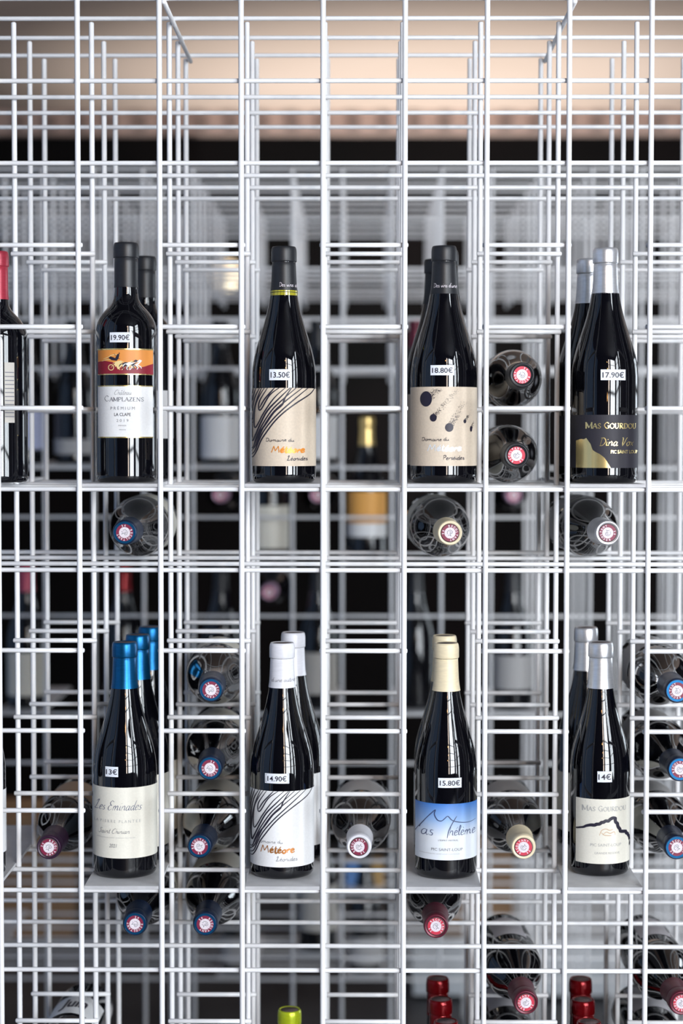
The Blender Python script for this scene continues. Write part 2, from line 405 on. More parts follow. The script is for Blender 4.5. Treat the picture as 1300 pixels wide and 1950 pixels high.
X0, X1, Y0, Y1, ZC, ZH = -3.5, 3.5, -5.5, 4.4, 2.6, 4.3
shell('floor', (X0-.1, Y0-.1, -.1), (X1+.1, Y1+.1, 0), 'floor')
shell('ceiling', (X0-.1, 1.2, ZC), (X1+.1, Y1+.1, ZC+.1), 'ceiling')
shell('ceiling', (X0-.1, Y0-.1, ZH), (X1+.1, 1.3, ZH+.1), 'charcoal')
shell('wall_soffit', (X0, 1.2, ZC+.1), (X1, 1.3, ZH), 'charcoal')
shell('wall_far', (X0, Y1, 0), (X1, Y1+.1, ZC), 'dark_wall')
shell('wall_left', (X0-.1, Y0, 0), (X0, Y1, ZH), 'blue_wall')

def wall_with_holes(name, axis, pos, thick, a0, a1, holes, key):
    b = MB(); cuts = sorted(holes); cur = a0
    def bx(p0, p1, z0, z1):
        if p1 - p0 < 1e-4 or z1 - z0 < 1e-4: return
        if axis == 'y': b.box((p0, pos, z0), (p1, pos + thick, z1), key)
        else: b.box((pos, p0, z0), (pos + thick, p1, z1), key)
    for p0, p1, z0, z1 in cuts:
        bx(cur, p0, 0, ZH); bx(p0, p1, 0, z0); bx(p0, p1, z1, ZH); cur = p1
    bx(cur, a1, 0, ZH)
    o = b.build(name); o['kind'] = 'structure'; return o
def window(name, axis, pos, p0, p1, z0, z1, nx, nz):
    r = bpy.data.objects.new(name, None); COL.objects.link(r); r['kind'] = 'structure'
    r.location = ((p0+p1)/2, pos, z0) if axis == 'y' else (pos, (p0+p1)/2, z0)
    w = p1 - p0; h = z1 - z0; f = MB(); t = .05
    def bx(mb, a0, a1, c0, c1, d, key):
        if axis == 'y': mb.box((a0, -d, c0), (a1, d, c1), key)
        else: mb.box((-d, a0, c0), (d, a1, c1), key)
    for i in range(nx + 1):
        c = -w/2 + w*i/nx; hw = t/2 if 0 < i < nx else t
        bx(f, max(c-hw, -w/2), min(c+hw, w/2), 0, h, .03, 'frame')
    for j in range(nz + 1):
        c = h*j/nz; bx(f, -w/2, w/2, max(c-t/2, 0), min(c+t/2, h), .028, 'frame')
    f.build('window_frame', r)
    for i in range(nx):
        for j in range(nz):
            g = MB(); bx(g, -w/2+w*i/nx+.02, -w/2+w*(i+1)/nx-.02, h*j/nz+.02, h*(j+1)/nz-.02, .003, 'pane'); g.build('pane', r)
    return r
wall_with_holes('wall_back', 'y', Y0-.1, .1, X0, X1, [(1.55, 3.35, .4, 4.0), (.76, 1.2, .4, 4.0)], 'charcoal')
wall_with_holes('wall_right', 'x', X1, .1, Y0, Y1, [(-5.0, -2.8, .4, 4.0), (2.1, 4.1, .35, 2.35)], 'charcoal')
window('window_1', 'y', Y0-.05, 1.55, 3.35, .4, 4.0, 3, 5)
window('window_2', 'x', X1+.05, -5.0, -2.8, .4, 4.0, 4, 5)
window('warm_streak_window', 'y', Y0-.05, .76, 1.2, .4, 4.0, 1, 5)  # unseen window added to give the bottles a warm reflected streak
window('window_4', 'x', X1+.05, 2.1, 4.1, .35, 2.35, 3, 3)
# cornice under the ceiling of the far wall, with dark wooden blocks
r = bpy.data.objects.new('trim_1', None); COL.objects.link(r); r['kind'] = 'structure'; r.location = (0, Y1, 2.52)
b = MB(); b.box((-3.5, -.05, 0), (3.5, 0, .08), 'cornice'); b.build('cornice_board', r)
b = MB(); b.box((-.022, -.075, .01), (.022, -.05, .062), 'dentil'); dm = b.mesh('dentil_block')
for k in range(27):
    link('dentil_block', dm, r, (-1.30 + .1065 * k, 0, 0))

# ---------------------------------------------------------------- wire racks
DK = 0.11846
RV, RH = 0.0034, 0.0030
def lattice(name, label, y0, i0, i1, xoff, full, part, bottom, parts_cols, depth_at, deep=(0, 1, 2, 3), deep_x=9, low=False):
    root = thing(name, label, 'wine rack', (0, y0, 0))
    top = ZB + .6
    b = MB(); b.tube((0, 0, 0), (0, 0, top + .003 - .0), RV, 'wire'); vm = b.mesh('vertical_wire')
    b = MB(); b.tube((0, 0, 0), (0, 0, top - .003), RV, 'wire'); vm2 = b.mesh('vertical_wire')
    xa = (i0 - 4.5) * .1 + xoff; xb = (i1 - 4.5) * .1 + xoff
    b = MB(); b.tube((xa - .004, 0, 0), (xb + .004, 0, 0), RH, 'wire'); fm = b.mesh('horizontal_wire')
    b = MB(); b.tube((0, 0, ZB + (.38 if low else .18)), (0, 0, top - .003), RV, 'wire'); vm3 = b.mesh('vertical_wire')
    b = MB(); b.tube((0, 0, 0), (0, 0, ZB - 1.0 + .003), RV, 'wire'); vm4 = b.mesh('vertical_wire')
    b = MB(); b.tube((-.0545, 0, 0), (.0545, 0, 0), RH, 'wire'); sm = b.mesh('horizontal_wire')
    b = MB(); b.tube((0, -.006, 0), (0, 3 * DK + .012, 0), RH, 'wire'); dmh = b.mesh('depth_wire')
    for k in range(4):
        yv = k * DK + (-.0031 if k == 0 else .0031); yh = k * DK + (.0031 if k == 0 else -.0031)
        for i in range(i0, i1 + 1):
            whole = k in deep or (i - 4.5) * .1 + xoff > deep_x or i in (i0, i1)
            if low and not whole and i % 7 == 0: link('vertical_wire', vm4, root, ((i - 4.5) * .1 + xoff, yv, 0))
            link('vertical_wire', vm if (k == 0 and whole) else vm2 if whole else vm3, root, ((i - 4.5) * .1 + xoff, yv, 0))
        for rr in full:
            if k not in deep and 4 < rr < 16: continue
            link('horizontal_wire', fm, root, (0, yh, ZB + .6 - rr * .1))
        for rr in part:
            for c in parts_cols:
                link('horizontal_wire', sm, root, ((c - 4) * .1 + xoff, yh, ZB + .6 - rr * .1))
    for i, rr in depth_at:
        link('depth_wire', dmh, root, ((i - 4.5) * .1 + xoff + (.0062 if i < 5 else .0062), 0, ZB + .6 - rr * .1 - .0056))
    return root
B_COLS = [-1, 1, 3, 5, 7, 9]; C_COLS = [-2, 0, 2, 4, 6, 8, 10]
lattice('wire_wine_rack', 'white wire lattice rack in front holding the price-tagged bottles', 0.0, -2, 12, 0.0,
        [0, 1, 2, 6, 7, 11, 12, 16, 20], [3, 4, 5, 8, 9, 10, 13, 14, 15], 0, C_COLS,
        [(2, 0), (7, 0), (-2, 16), (12, 16), (-2, 0), (12, 0), (2, 20), (7, 20)])
RX = 0.012
R2Y, R3Y = 1.485, 2.02
lattice('wire_wine_rack', 'blurred white wire rack directly behind the front rack', R2Y, -5, 13, RX,
        [0, 1, 2, 3, 4, 6, 7, 9, 11, 12, 14, 16, 20], [], 0, [], [(-5, 0), (13, 0), (-5, 20), (13, 20)], deep=(0,), deep_x=.35)
lattice('wire_wine_rack', 'farthest blurred white wire rack in front of the dark wall', R3Y, -7, 15, RX,
        [0, 2, 16, 18], [], 0, [], [(-7, 0), (15, 0), (-7, 20), (15, 20)], deep=(), deep_x=.75, low=True)

# sheet-metal shelves lying on the wires
PT = .004
b = MB(); b.box((-.0462, -.004, 0), (.0462, 3 * DK + .004, PT), 'plate')
b.box((-.0462, -.004, -.000), (.0462, -.0025, PT), 'plate'); pm = b.mesh('shelf_sheet')
def shelf(x, row, y, label, group):
    o = link('shelf_sheet', pm, None, (x, y, ZB + .6 - row * .1 + RH)); return tag(o, label, 'shelf', group)
under = {6: {-1: 'under the upper left-edge bottle with the red capsule', 1: 'under the bottle with the orange chariot label', 3: 'under the beige-labelled Léonides bottle', 5: 'under the beige-labelled Perséides bottle', 7: 'under the bottle with black and gold label'},
         11: {-1: 'at the lower left edge under a cut-off bottle', 1: 'under the blue-capsuled cream-labelled bottles', 3: 'under the white-labelled Léonides bottle', 5: 'under the bottle with the blue sky label', 7: 'under the bottle with a black ridge on its label'}}
for row in (6, 11):
    for c in B_COLS[:-1]:
        shelf((c - 4) * .1, row, 0, 'white metal shelf sheet ' + under[row][c], 'shelf sheets of the front rack')
for c, t in ((3, 'under the green-capsule bottle at the bottom'), (5, 'under the red-capsule bottles right of bottom centre'), (7, 'under the red-capsule bottles at bottom right')):
    shelf((c - 4) * .1, 16, 0, 'white metal shelf sheet ' + t, 'shelf sheets of the front rack')

# ---------------------------------------------------------------- bottles
def burgundy(R, H=.294):
    s = H / .294
    p = [(.001, .012), (R*.45, .010), (R*.75, .003), (R*.84, 0), (R*.93, .0012), (R*.985, .005), (R, .011), (R, .133),
         (R*.985, .143), (R*.955, .152), (R*.915, .160), (R*.86, .169), (R*.79, .178), (R*.715, .188), (R*.635, .198), (R*.565, .208),
         (R*.505, .218), (R*.455, .228), (R*.42, .237), (.0158, .246), (.0150, .262), (.0145, .276), (.0150, .2775), (.0150, .291), (.0140, .2935)]
    return [(r, z * s) for r, z in p]
def bordeaux(R=.0385, H=.302):
    s = H / .302
    p = [(.001, .012), (R*.45, .010), (R*.75, .003), (R*.86, 0), (R*.95, .0012), (R*.99, .004), (R, .009), (R, .190),
         (R*.985, .196), (R*.95, .2015), (R*.89, .207), (R*.80, .2125), (R*.69, .2175), (R*.58, .222), (R*.48, .2265), (.0160, .232), (.0150, .240),
         (.0145, .252), (.0140, .282), (.0148, .284), (.0148, .298), (.0138, .3015)]
    return [(r, z * s) for r, z in p]

_gc = {}
def glass_mesh(kind, R, H, key):
    k = (kind, R, H, key)
    if k not in _gc:
        b = MB(); b.lathe(burgundy(R, H) if kind == 'burgundy' else bordeaux(R, H), key, 64); _gc[k] = b.mesh('glass_body')
    return _gc[k]
def capsule_mesh(kind, H, L, key):
    k = ('cap', kind, H, L, key)
    if k not in _gc:
        e = .0007; z0 = H - L
        prof = burgundy(.0403, H) if kind == 'burgundy' else bordeaux(.0385, H)
        pts = [(interp(prof, z0) + e, z0)]
        n = 6; zb = H - .0185
        for i in range(1, n): 
            z = z0 + (zb - z0) * i / n; pts.append((max(.0145, interp(prof, z)) + e * .7, z))
        pts += [(.0149, zb - .0012), (.0143, zb - .0005), (.0159, zb), (.0162, zb + .001), (.0161, H - .006), (.0157, H - .0025), (.0150, H - .0003), (.0142, H + .0006),
                (.0135, H + .0002), (.0120, H - .0002)]
        b = MB(); b.lathe(pts, key, 48, close=False)
        b.lathe([(.0119, H - .0006), (.0119, H - .0001)], 'cork' if 'black' not in key else key, 32)
        _gc[k] = b.mesh('capsule')
    return _gc[k]

def ring_label(pr, half_angle_deg, v0, v1, key, lift=0, seg=48):
    R = interp(pr.prof, (v0 + v1) / 2) + pr.off + lift; vs = []; a = math.radians(half_angle_deg)
    for v in (v0, v1):
        for i in range(seg + 1):
            t = -a + 2 * a * i / seg; vs.append((R * math.sin(t), -R * math.cos(t), v))
    pr.mb.add(vs, [(i, i + 1, seg + 2 + i, seg + 1 + i) for i in range(seg)], key, True)

def seal_mesh(ringkey, rim=None):
    b = MB()
    def disc(r0, r1, z, key, seg=32):
        vs = []; fs = []
        for r_ in (r0, r1):
            for k in range(seg): vs.append((r_*math.cos(2*math.pi*k/seg), r_*math.sin(2*math.pi*k/seg), z))
        for k in range(seg): fs.append((k, seg+k, seg+(k+1) % seg, (k+1) % seg))
        if r0 == 0: b.add(vs[seg:], [tuple(range(seg))], key)
        else: b.add(vs, fs, key)
    disc(0, .0108, .0002, ringkey)
    if rim: disc(.0108, .0138, .00015, rim)
    disc(0, .0070, .0003, 'seal_white')
    txt = 'RECOLTANT   34  '
    for i, ch in enumerate(txt):
        if ch == ' ': continue
        vs, fs, w = font_mesh(ch, .035); a = math.pi/2 + .3 - 2*math.pi*i/len(txt)
        k = .0036; out = []
        for x, y in vs:
            px = (x - w/2) * k * .9; py = .0077 + y * k
            out.append((px*math.cos(a - math.pi/2) - py*math.sin(a - math.pi/2), px*math.sin(a - math.pi/2) + py*math.cos(a - math.pi/2), .0004))
        b.add(out, fs, 'seal_white')
    # small head-like flourish in the middle
    for pts in ([(-.003,-.002),(-.0035,.001),(-.001,.0034),(.002,.003),(.003,.0005),(.001,-.001),(.0015,-.003)], [(-.0012,.0012),(.0004,.0018),(.0012,.0004),(-.0004,-.0008)], [(-.002,-.0036),(.0,-.0028),(.0024,-.0036)]):
        p = catmull(pts, 4); L = []
        for i, q in enumerate(p):
            d = (p[min(i+1, len(p)-1)] - p[max(i-1, 0)]).normalized(); L.append((q, Vector((-d.y, d.x)) * .00028))
        vs = [(q.x+n.x, q.y+n.y, .0004) for q, n in L] + [(q.x-n.x, q.y-n.y, .0004) for q, n in L]; n_ = len(L)
        b.add(vs, [(i, n_+i, n_+i+1, i+1) for i in range(n_-1)], 'grey_ink')
    return b.mesh('capsule_seal')
SEAL = {'seal_red': seal_mesh('seal_red'), 'seal_wine': seal_mesh('seal_wine'), 'seal_lit_rim': seal_mesh('seal_wine', 'blue_capsule')}  # the rimmed variant paints the bright lit edge of the blue capsules

def bottle(label, kind, R, H, capkey, cap_len, loc, rot=(0, 0, 0), seal=None, group=None, glass='glass', caplabel=None):
    root = thing('wine_bottle', label, 'bottle', loc, rot, group)
    link('glass_body', glass_mesh(kind, R, H, glass), root)
    c = link('capsule', capsule_mesh(kind, H, cap_len, capkey), root)
    if caplabel: c['label'] = caplabel
    if seal: link('capsule_seal', SEAL[seal], c, (0, 0, H + .0001), (0, 0, rnd.uniform(0, 6.28)))
    prof = burgundy(R, H) if kind == 'burgundy' else bordeaux(R, H)
    return root, prof, c

US = 1 / 1502.0
SH6 = ZB + RH + PT; SH11 = ZB - .5 + RH + PT; SH16 = ZB - 1.0 + RH + PT

class Front:
    """print laid out with x0 = centre line and yb = base line of the bottle, in label units"""
    def __init__(s, root, prof, x0, yb, vs): s.root, s.prof, s.x0, s.yb, s.vs = root, prof, x0, yb, vs
    def U(s, x): return (x - s.x0) * US
    def V(s, y): return (s.yb - y) / s.vs
    def layer(s, off): return Print(s.prof, off)
    def label_part(s, xa, xb, ya, yb_, key, name='paper_label', lbl=None):
        pr = s.layer(.00035)
        if xa is None: ring_label(pr, 118, s.V(yb_), s.V(ya), key)
        else: pr.rect(s.U(xa), s.U(xb), s.V(yb_), s.V(ya), key, n=32)
        o = pr.mb.build(name, s.root)
        if lbl: o['label'] = lbl
        return o
    def price(s, x0, x1, y0, y1, txt, border=False):
        pr = s.layer(.0006); pr.rect(s.U(x0), s.U(x1), s.V(y1), s.V(y0), 'price_paper', n=8, m_=4)
        tgt = pr.mb.build('price_sticker', s.root); tgt['label'] = 'white price sticker reading ' + txt
        p2 = s.layer(.0009); h = (y1 - y0) / s.vs; w = (x1 - x0) * US
        p2.text(txt, s.U((x0 + x1) / 2), s.V(y1) + h * .24, h * .50, 'ink', width=w * (.86 if not border else .78), bold=.012)
        if border:
            a, b_, c, d = s.U(x0 + 2), s.U(x1 - 1.5), s.V(y1 - 2), s.V(y0 + 2)
            p2.stroke([(a, c), (b_, c), (b_, d), (a, d), (a, c)], .0006, 'grey_ink', 0, 1, False)
        p2.mb.build('lettering', tgt)
        return tgt

# --- upper shelf: 19.90 bottle
rt, pf, _ = bottle('bordeaux bottle priced 19.90€ with orange chariot label', 'bordeaux', .0385, .3025, 'black_capsule', .056, (-.3012, .078, SH6))
F = Front(rt, pf, 241, 918.5, 1520)
lab = F.label_part(191, 294, 663, 713, 'orange_print', 'chariot_label', 'orange and wine red label with gold edges and racing horses')
p = F.layer(.0006)
U, V = F.U, F.V
# red dunes in the lower half
red = [(191,688),(205,686),(222,689),(238,695),(252,699),(266,700),(280,697),(294,691)]
p.below([(U(a), V(c)) for a, c in red], V(712), 'wine_red')
p.rect(U(191), U(294), V(665.5), V(663), 'gold_foil', .0001); p.rect(U(191), U(294), V(713), V(711), 'gold_foil', .0001)
wheel = [(U(219 + 5.2*math.cos(t*.6)), V(699 + 5.2*math.sin(t*.6))) for t in range(12)]
p.stroke(wheel, .0009, 'yellow_paper', .0002, 2, False)
for pts in ([(219,699),(224,694)],[(222,692),(230,688),(238,687),(244,690)],[(203,683),(212,680),(220,676),(232,674)],[(200,687),(212,684),(226,684)]):
    p.stroke([(U(a), V(c)) for a, c in pts], .0008, 'yellow_paper', .0002)
p.poly([(U(a), V(c)) for a, c in [(224,694),(229,688),(238,686),(241,692),(236,700),(232,703),(229,697)]], 'yellow_paper', .0002)
for pts in ([(214,681),(218,678),(224,680),(229,683),(231,686),(226,686),(220,685)],[(226,684),(230,676),(232,673),(235,676),(233,683),(229,687)]):
    p.poly([(U(a), V(c)) for a, c in pts], 'ink', .0003)
for pts in ([(231,677),(235,673),(234,671)],[(228,677),(225,673)],[(232,681),(236,683)]):
    p.stroke([(U(a), V(c)) for a, c in pts], .001, 'ink', .0003)
for dx, key in ((0, 'yellow_paper'), (12, 'ink'), (23, 'white_paper')):
    body = [(232,692),(238,689),(246,690),(252,688),(257,684),(261,686),(259,689),(255,693),(252,696),(244,697),(236,697)]
    if dx == 0: body = [(a, c + 2) for a, c in body]
    p.poly([(U(a + dx * .62), V(c)) for a, c in body], key, .0002 + dx * .00001)
    for leg in ([(238,696),(234,700),(236,704)],[(244,696),(242,701),(239,704)],[(250,695),(254,699),(252,703)],[(252,694),(258,697),(260,701)],[(233,692),(229,694),(227,698)]):
        p.stroke([(U(a + dx * .62), V(c)) for a, c in leg], .0011, key, .0002 + dx * .00001)
p.mb.build('chariot_print', lab)
lab = F.label_part(190.5, 293.5, 733.5, 832.5, 'white_paper')
p = F.layer(.0006)
p.rect(U(190.5), U(293.5), V(735.2), V(733.2), 'gold_foil'); p.rect(U(190.5), U(293.5), V(833), V(830.8), 'gold_foil')
p.script('Château', U(224), V(751), .0030, 'grey_ink', .00042, width=.0215, slant=.35)
serif_caps(p, 'CAMPLAZENS', U(204.5), V(763.5), .0050, 'grey_ink', .0495, 0, first=1.45)
p.text('P R É M I U M', U(240), V(779.5), .0038, 'grey_ink', width=.0300)
p.text('LA CLAPE', U(240), V(791.5), .0040, 'ink', width=.0205, bold=.01)
p.text('2 0 1 9', U(240), V(802.5), .0034, 'grey_ink', width=.0148)
p.text('MMXIX', U(240), V(811), .0018, 'grey_ink', width=.0100)
p.text('FRANCE', U(240), V(818.5), .0013, 'grey_ink', width=.0080)
p.mb.build('lettering', lab)
F.price(216.5, 256.5, 632.5, 651.5, '19.90€')

# --- meteor labels
def meteor_lines(F, p, conv, w, key):
    L = [[(1095,562),(1060,610),(960,680),(870,750),(800,820),(740,900),(700,960),(670,1030),(640,1078),(618,1085)],
         [(1050,562),(960,640),(870,720),(790,800),(720,890),(680,970),(650,1040),(618,1065)],
         [(1010,562),(900,650),(800,740),(730,840),(690,920),(655,1000),(617,1040)],
         [(965,562),(860,655),(780,735),(705,850),(662,940),(640,1005),(617,1015)],
         [(930,562),(880,640),(860,690),(800,745),(740,830),(690,900),(650,985)],
         [(920,562),(840,640),(750,735),(692,840),(655,920),(632,960),(626,880),(640,760),(668,650),(705,562)],
         [(885,562),(800,640),(722,750),(684,820),(655,862),(645,820),(655,700),(690,620),(728,562)],
         [(840,562),(765,620),(705,720),(684,722),(690,660),(752,562)],
         [(805,562),(730,645),(690,712)], [(660,562),(632,650),(618,750),(616,900)], [(690,562),(650,640),(627,760),(624,900),(634,935)],
         [(640,562),(622,640),(616,720)]]
    for k, pts in enumerate(L):
        p.stroke([conv(a, c) for a, c in pts], w * (1.25 if k in (4, 5) else 1), key, 0, 4, True)

for which in ('beige', 'white'):
    if which == 'beige':
        rt, pf, cp = bottle('beige-labelled Léonides bottle priced 13.50€', 'burgundy', .0403, .2965, 'black_capsule', .0575, (-.1006, .067, SH6),
                            caplabel='black capsule with white handwritten text')
        F = Front(rt, pf, 541, 920, 1510)
        lab = F.label_part(None, None, 741, 888, 'beige_paper')
        conv = lambda a, c: (F.U(325 + a / 4), F.V(600 + c / 4))
        p = F.layer(.0006); meteor_lines(F, p, conv, .0018, 'ink')
        p.script('Domaine du', F.U(509), F.V(841.5), .0021, 'ink', .0007, width=.0355, slant=.1, jitter=.15)
        p.script('Météore', F.U(519), F.V(862.5), .0040, 'copper_foil', .0024, width=.0415, slant=.12, jitter=.1)
        p.script('Léonides', F.U(549), F.V(877), .0027, 'ink', .0009, width=.0250, slant=.12, jitter=.1)
        p.mb.build('lettering', lab)
        F.price(516, 557, 706, 726.5, '13.50€')
        g = F.layer(.0003); ring_label(g, 180, F.V(568.5), F.V(555), 'neck_glass'); o = g.mb.build('neck_glass', rt); o['label'] = 'olive yellow band of empty neck glass'
        g = Print([(.0163, 0), (.0163, .3)], .0006); g.script("Des vins d'une", F.U(533), F.V(548.5), .0026, 'seal_white', .0005, width=.0300, slant=.1)
        g.mb.build('lettering', cp)
    else:
        rt, pf, cp = bottle('white-labelled Léonides bottle priced 14.90€', 'burgundy', .0405, .2955, 'white_capsule', .056, (-.1032, .069, SH11),
                            caplabel='white capsule with handwritten text')
        F = Front(rt, pf, 538, 1683, 1526)
        lab = F.label_part(None, None, 1511, 1658, 'white_paper')
        conv = lambda a, c: (F.U(538 + (a - 862) / 4 * .98), F.V(1511 + (c - 562) / 4))
        p = F.layer(.0006); meteor_lines(F, p, conv, .0015, 'ink')
        p.script('Domaine du', F.U(492), F.V(1612), .0022, 'grey_ink', .00045, width=.0330, slant=.1, jitter=.15)
        p.script('Météore', F.U(499), F.V(1630), .0045, 'bronze_foil', .0022, width=.0430, slant=.05, jitter=.1)
        p.script('Léonides', F.U(529), F.V(1646), .0027, 'grey_ink', .0006, width=.0265, slant=.12, jitter=.1)
        p.mb.build('lettering', lab)
        F.price(508, 553.5, 1477, 1496, '14.90€', True)
        g = Print([(.0161, 0), (.0161, .3)], .0007); g.script("d'une autre", F.U(519), F.V(1305), .0026, 'grey_ink', .0004, width=.0290, slant=.1)
        g.mb.build('lettering', cp)

# --- 18.80 Perséides
rt, pf, cp = bottle('Perséides bottle priced 18.80€ with falling-meteor label', 'burgundy', .0418, .2975, 'black_capsule', .060, (.1015, .070, SH6),
                    caplabel='black capsule with white handwritten text')
F = Front(rt, pf, 845, 920, 1510); U, V = F.U, F.V
lab = F.label_part(None, None, 738.5, 887.5, 'beige_paper')
p = F.layer(.0006)
cv = lambda a, c: (U(650 + a / 4), V(600 + c / 4))
for cx, cy, rx, ry, tx, ty in ((640,645,43,58,745,562), (693,787,25,29,870,575), (810,860,31,33,920,670), (928,813,11,15,960,760), (977,870,9,22,1000,810)):
    p.oval(*cv(cx, cy), rx / 4 * US, ry / 4 / 1510, 'ink')
    n = int(9 * rx)
    for k in range(n):
        t = rnd.random() ** 1.3; wd = rx * (1 - .1 * t)
        a = cx + (tx - cx) * t + rnd.uniform(-1, 1) * wd * .8; c = cy + (ty - cy) * t + rnd.uniform(-1, 1) * wd * .5
        if c < 566: continue
        s_ = rnd.uniform(1.2, 3.4) * (1.15 - .6 * t)
        p.poly([cv(a - s_, c), cv(a, c + s_), cv(a + s_, c), cv(a, c - s_)], 'ink')
p.script('Domaine du', U(802), V(840), .0022, 'ink', .0007, width=.0335, slant=.1, jitter=.15)
p.script('Météore', U(812), V(859), .0040, 'silver_foil', .0023, width=.0425, slant=.12, jitter=.1)
p.script('Perséides', U(841), V(875.5), .0026, 'ink', .0009, width=.0270, slant=.1, jitter=.1)
p.mb.build('lettering', lab)
F.price(818, 861.5, 698, 717, '18.80€')
g = Print([(.0163, 0), (.0163, .3)], .0006); g.script("Des vins d'une", F.U(825), F.V(549.5), .0026, 'seal_white', .0005, width=.0290, slant=.1)
g.mb.build('lettering', cp)

# --- Mas Gourdou black
rt, pf, _ = bottle('silver-capsuled bottle with black label and gold mountain', 'burgundy', .0420, .2950, 'silver_capsule', .058, (.3050, .070, SH6))
F = Front(rt, pf, 1151, 920, 1510); U, V = F.U, F.V
lab = F.label_part(None, None, 791, 891, 'black_paper', lbl='black label with gold lettering')
p = F.layer(.0006); cv = lambda a, c: (U(975 + a / 4), V(600 + c / 4))
gm = [(478,958),(495,950),(510,945),(528,948),(545,938),(560,962),(575,985),(582,1010),(590,1030),(612,1045),(640,1060),(655,1072),(672,1086),(688,1110),(700,1130),(720,1163)]
p.below([cv(a, c) for a, c in gm], cv(0, 1163)[1], 'gold_foil')
serif_caps(p, 'MAS GOURDOU', U(1109.5), V(816.5), .0062, 'gold_foil', .0640, 0, first=1.2, boldk=1.3)
p.script('Dina Vox', U(1133), V(849), .0050, 'gold_foil', .0013, width=.0440, slant=.25, pen=.4)
p.text('PIC SAINT LOUP', U(1182), V(863.5), .0042, 'gold_foil', width=.0360, bold=.02)
p.mb.build('lettering', lab)
F.price(1135.5, 1182, 706, 726, '17.90€')

# --- lower shelf: Les Eminades
rt, pf, _ = bottle('blue-capsuled bottle priced 13€ with cream label', 'burgundy', .0405, .2960, 'blue_capsule', .058, (-.3040, .070, SH11))
F = Front(rt, pf, 238, 1683, 1526); U, V = F.U, F.V
lab = F.label_part(None, None, 1505, 1642, 'ivory_paper')
p = F.layer(.0006)
p.script('Les Eminades', U(184), V(1549), .0058, 'blue_ink', .0008, width=.0600, slant=.35, pen=.5)
p.text('L A  P I E R R E   P L A N T E E', U(228), V(1573), .0036, 'pale_ink', width=.0600)
p.script('Saint Chinian', U(193), V(1594), .0031, 'grey_ink', .0005, width=.0400, slant=.35)
p.stroke([(U(187), V(1598)), (U(265), V(1598))], .0004, 'grey_ink', 0, 1, False)
p.text('APPELLATION SAINT CHINIAN PROTEGEE', U(226), V(1603), .0011, 'pale_ink', width=.0500)
p.text('2021', U(222), V(1621), .0046, 'grey_ink', width=.0100, shear=.3)
p.mb.build('lettering', lab)
F.price(207.5, 232.5, 1465, 1484.5, '13€')

# --- Mas Thélème
rt, pf, _ = bottle('cream-capsuled bottle priced 15.80€ with blue sky label', 'burgundy', .0397, .2955, 'cream_capsule', .060, (.1058, .070, SH11))
F = Front(rt, pf, 849, 1683, 1526); U, V = F.U, F.V
pr = F.layer(.00035); pr.rect(U(790.5), U(907.5), V(1644), V(1535), 'sky_print', n=40, m_=2)
lab = pr.mb.build('paper_label', rt); lab['label'] = 'label fading from blue sky to white with a handwritten peak'
p = F.layer(.0006); cv = lambda a, c: (U(650 + a / 4), V(1240 + c / 4))
for pts in ([(562,1420),(585,1375),(640,1300),(680,1255),(708,1228),(700,1262),(722,1305),(752,1312),(775,1295),(800,1275),(830,1305),(870,1320),(930,1330),(980,1328),(1015,1318)],
            [(868,1275),(840,1320),(810,1380),(795,1445)], [(592,1378),(600,1355),(640,1300)]):
    p.stroke([cv(a, c) for a, c in pts], .0013, 'blue_ink', 0, 4, True, .3)
p.script('as', U(800), V(1597), .0072, 'blue_ink', .0009, width=.0160, slant=.15)
p.script('hélème', U(852), V(1596), .0060, 'blue_ink', .0009, width=.0340, slant=.15)
p.text("L'ESPRIT MISTRAL", U(851), V(1607), .0020, 'grey_ink', width=.0250)
p.text('PIC SAINT-LOUP', U(849), V(1626), .0034, 'grey_ink', width=.0390)
p.text('APPELLATION PIC SAINT LOUP CONTROLEE', U(835), V(1633), .0012, 'pale_ink', width=.0500)
p.mb.build('lettering', lab)
F.price(832, 875.5, 1485, 1504, '15.80€')

# --- Mas Gourdou white
rt, pf, _ = bottle('silver-capsuled bottle priced 14€ with a black ridge line on cream', 'burgundy', .0383, .2950, 'silver_capsule', .058, (.3043, .087, SH11))
F = Front(rt, pf, 1141.5, 1677, 1515); U, V = F.U, F.V
pr = F.layer(.00035); pr.rect(U(1092.5), U(1197), V(1651), V(1526), 'ivory_paper', n=40)
lab = pr.mb.build('paper_label', rt)
p = F.layer(.0006); cv = lambda a, c: (U(975 + a / 4), V(1240 + c / 4))
base = [(472,1385),(520,1367),(560,1350),(600,1342),(650,1325),(700,1308),(748,1288),(762,1318),(778,1350),(800,1395),(840,1410),(868,1440),(884,1490),(888,1530)]
p.stroke([cv(a + rnd.uniform(-4, 4), c + rnd.uniform(-4, 4)) for a, c in catmull(base, 3)], .0042, 'ink', 0, 2, True)
serif_caps(p, 'MAS GOURDOU', U(1102.5), V(1549), .0054, 'pale_ink', .0560, 0, first=1.25)
for pts in ([(1134,1596),(1138,1586),(1146,1583),(1153,1586),(1160,1584)], [(1140,1594),(1147,1589),(1154,1592),(1162,1589),(1164,1595)], [(1137,1590),(1143,1595),(1150,1596),(1157,1596)]):
    p.stroke([(U(a), V(c)) for a, c in pts], .0009, 'tan_paper')
p.text('PIC SAINT-LOUP', U(1147), V(1617), .0036, 'pale_ink', width=.0390)
p.text('GRANDE RESERVE', U(1149), V(1632), .0026, 'pale_ink', width=.0320)
p.mb.build('lettering', lab)
F.price(1129.5, 1157, 1472, 1493, '14€')

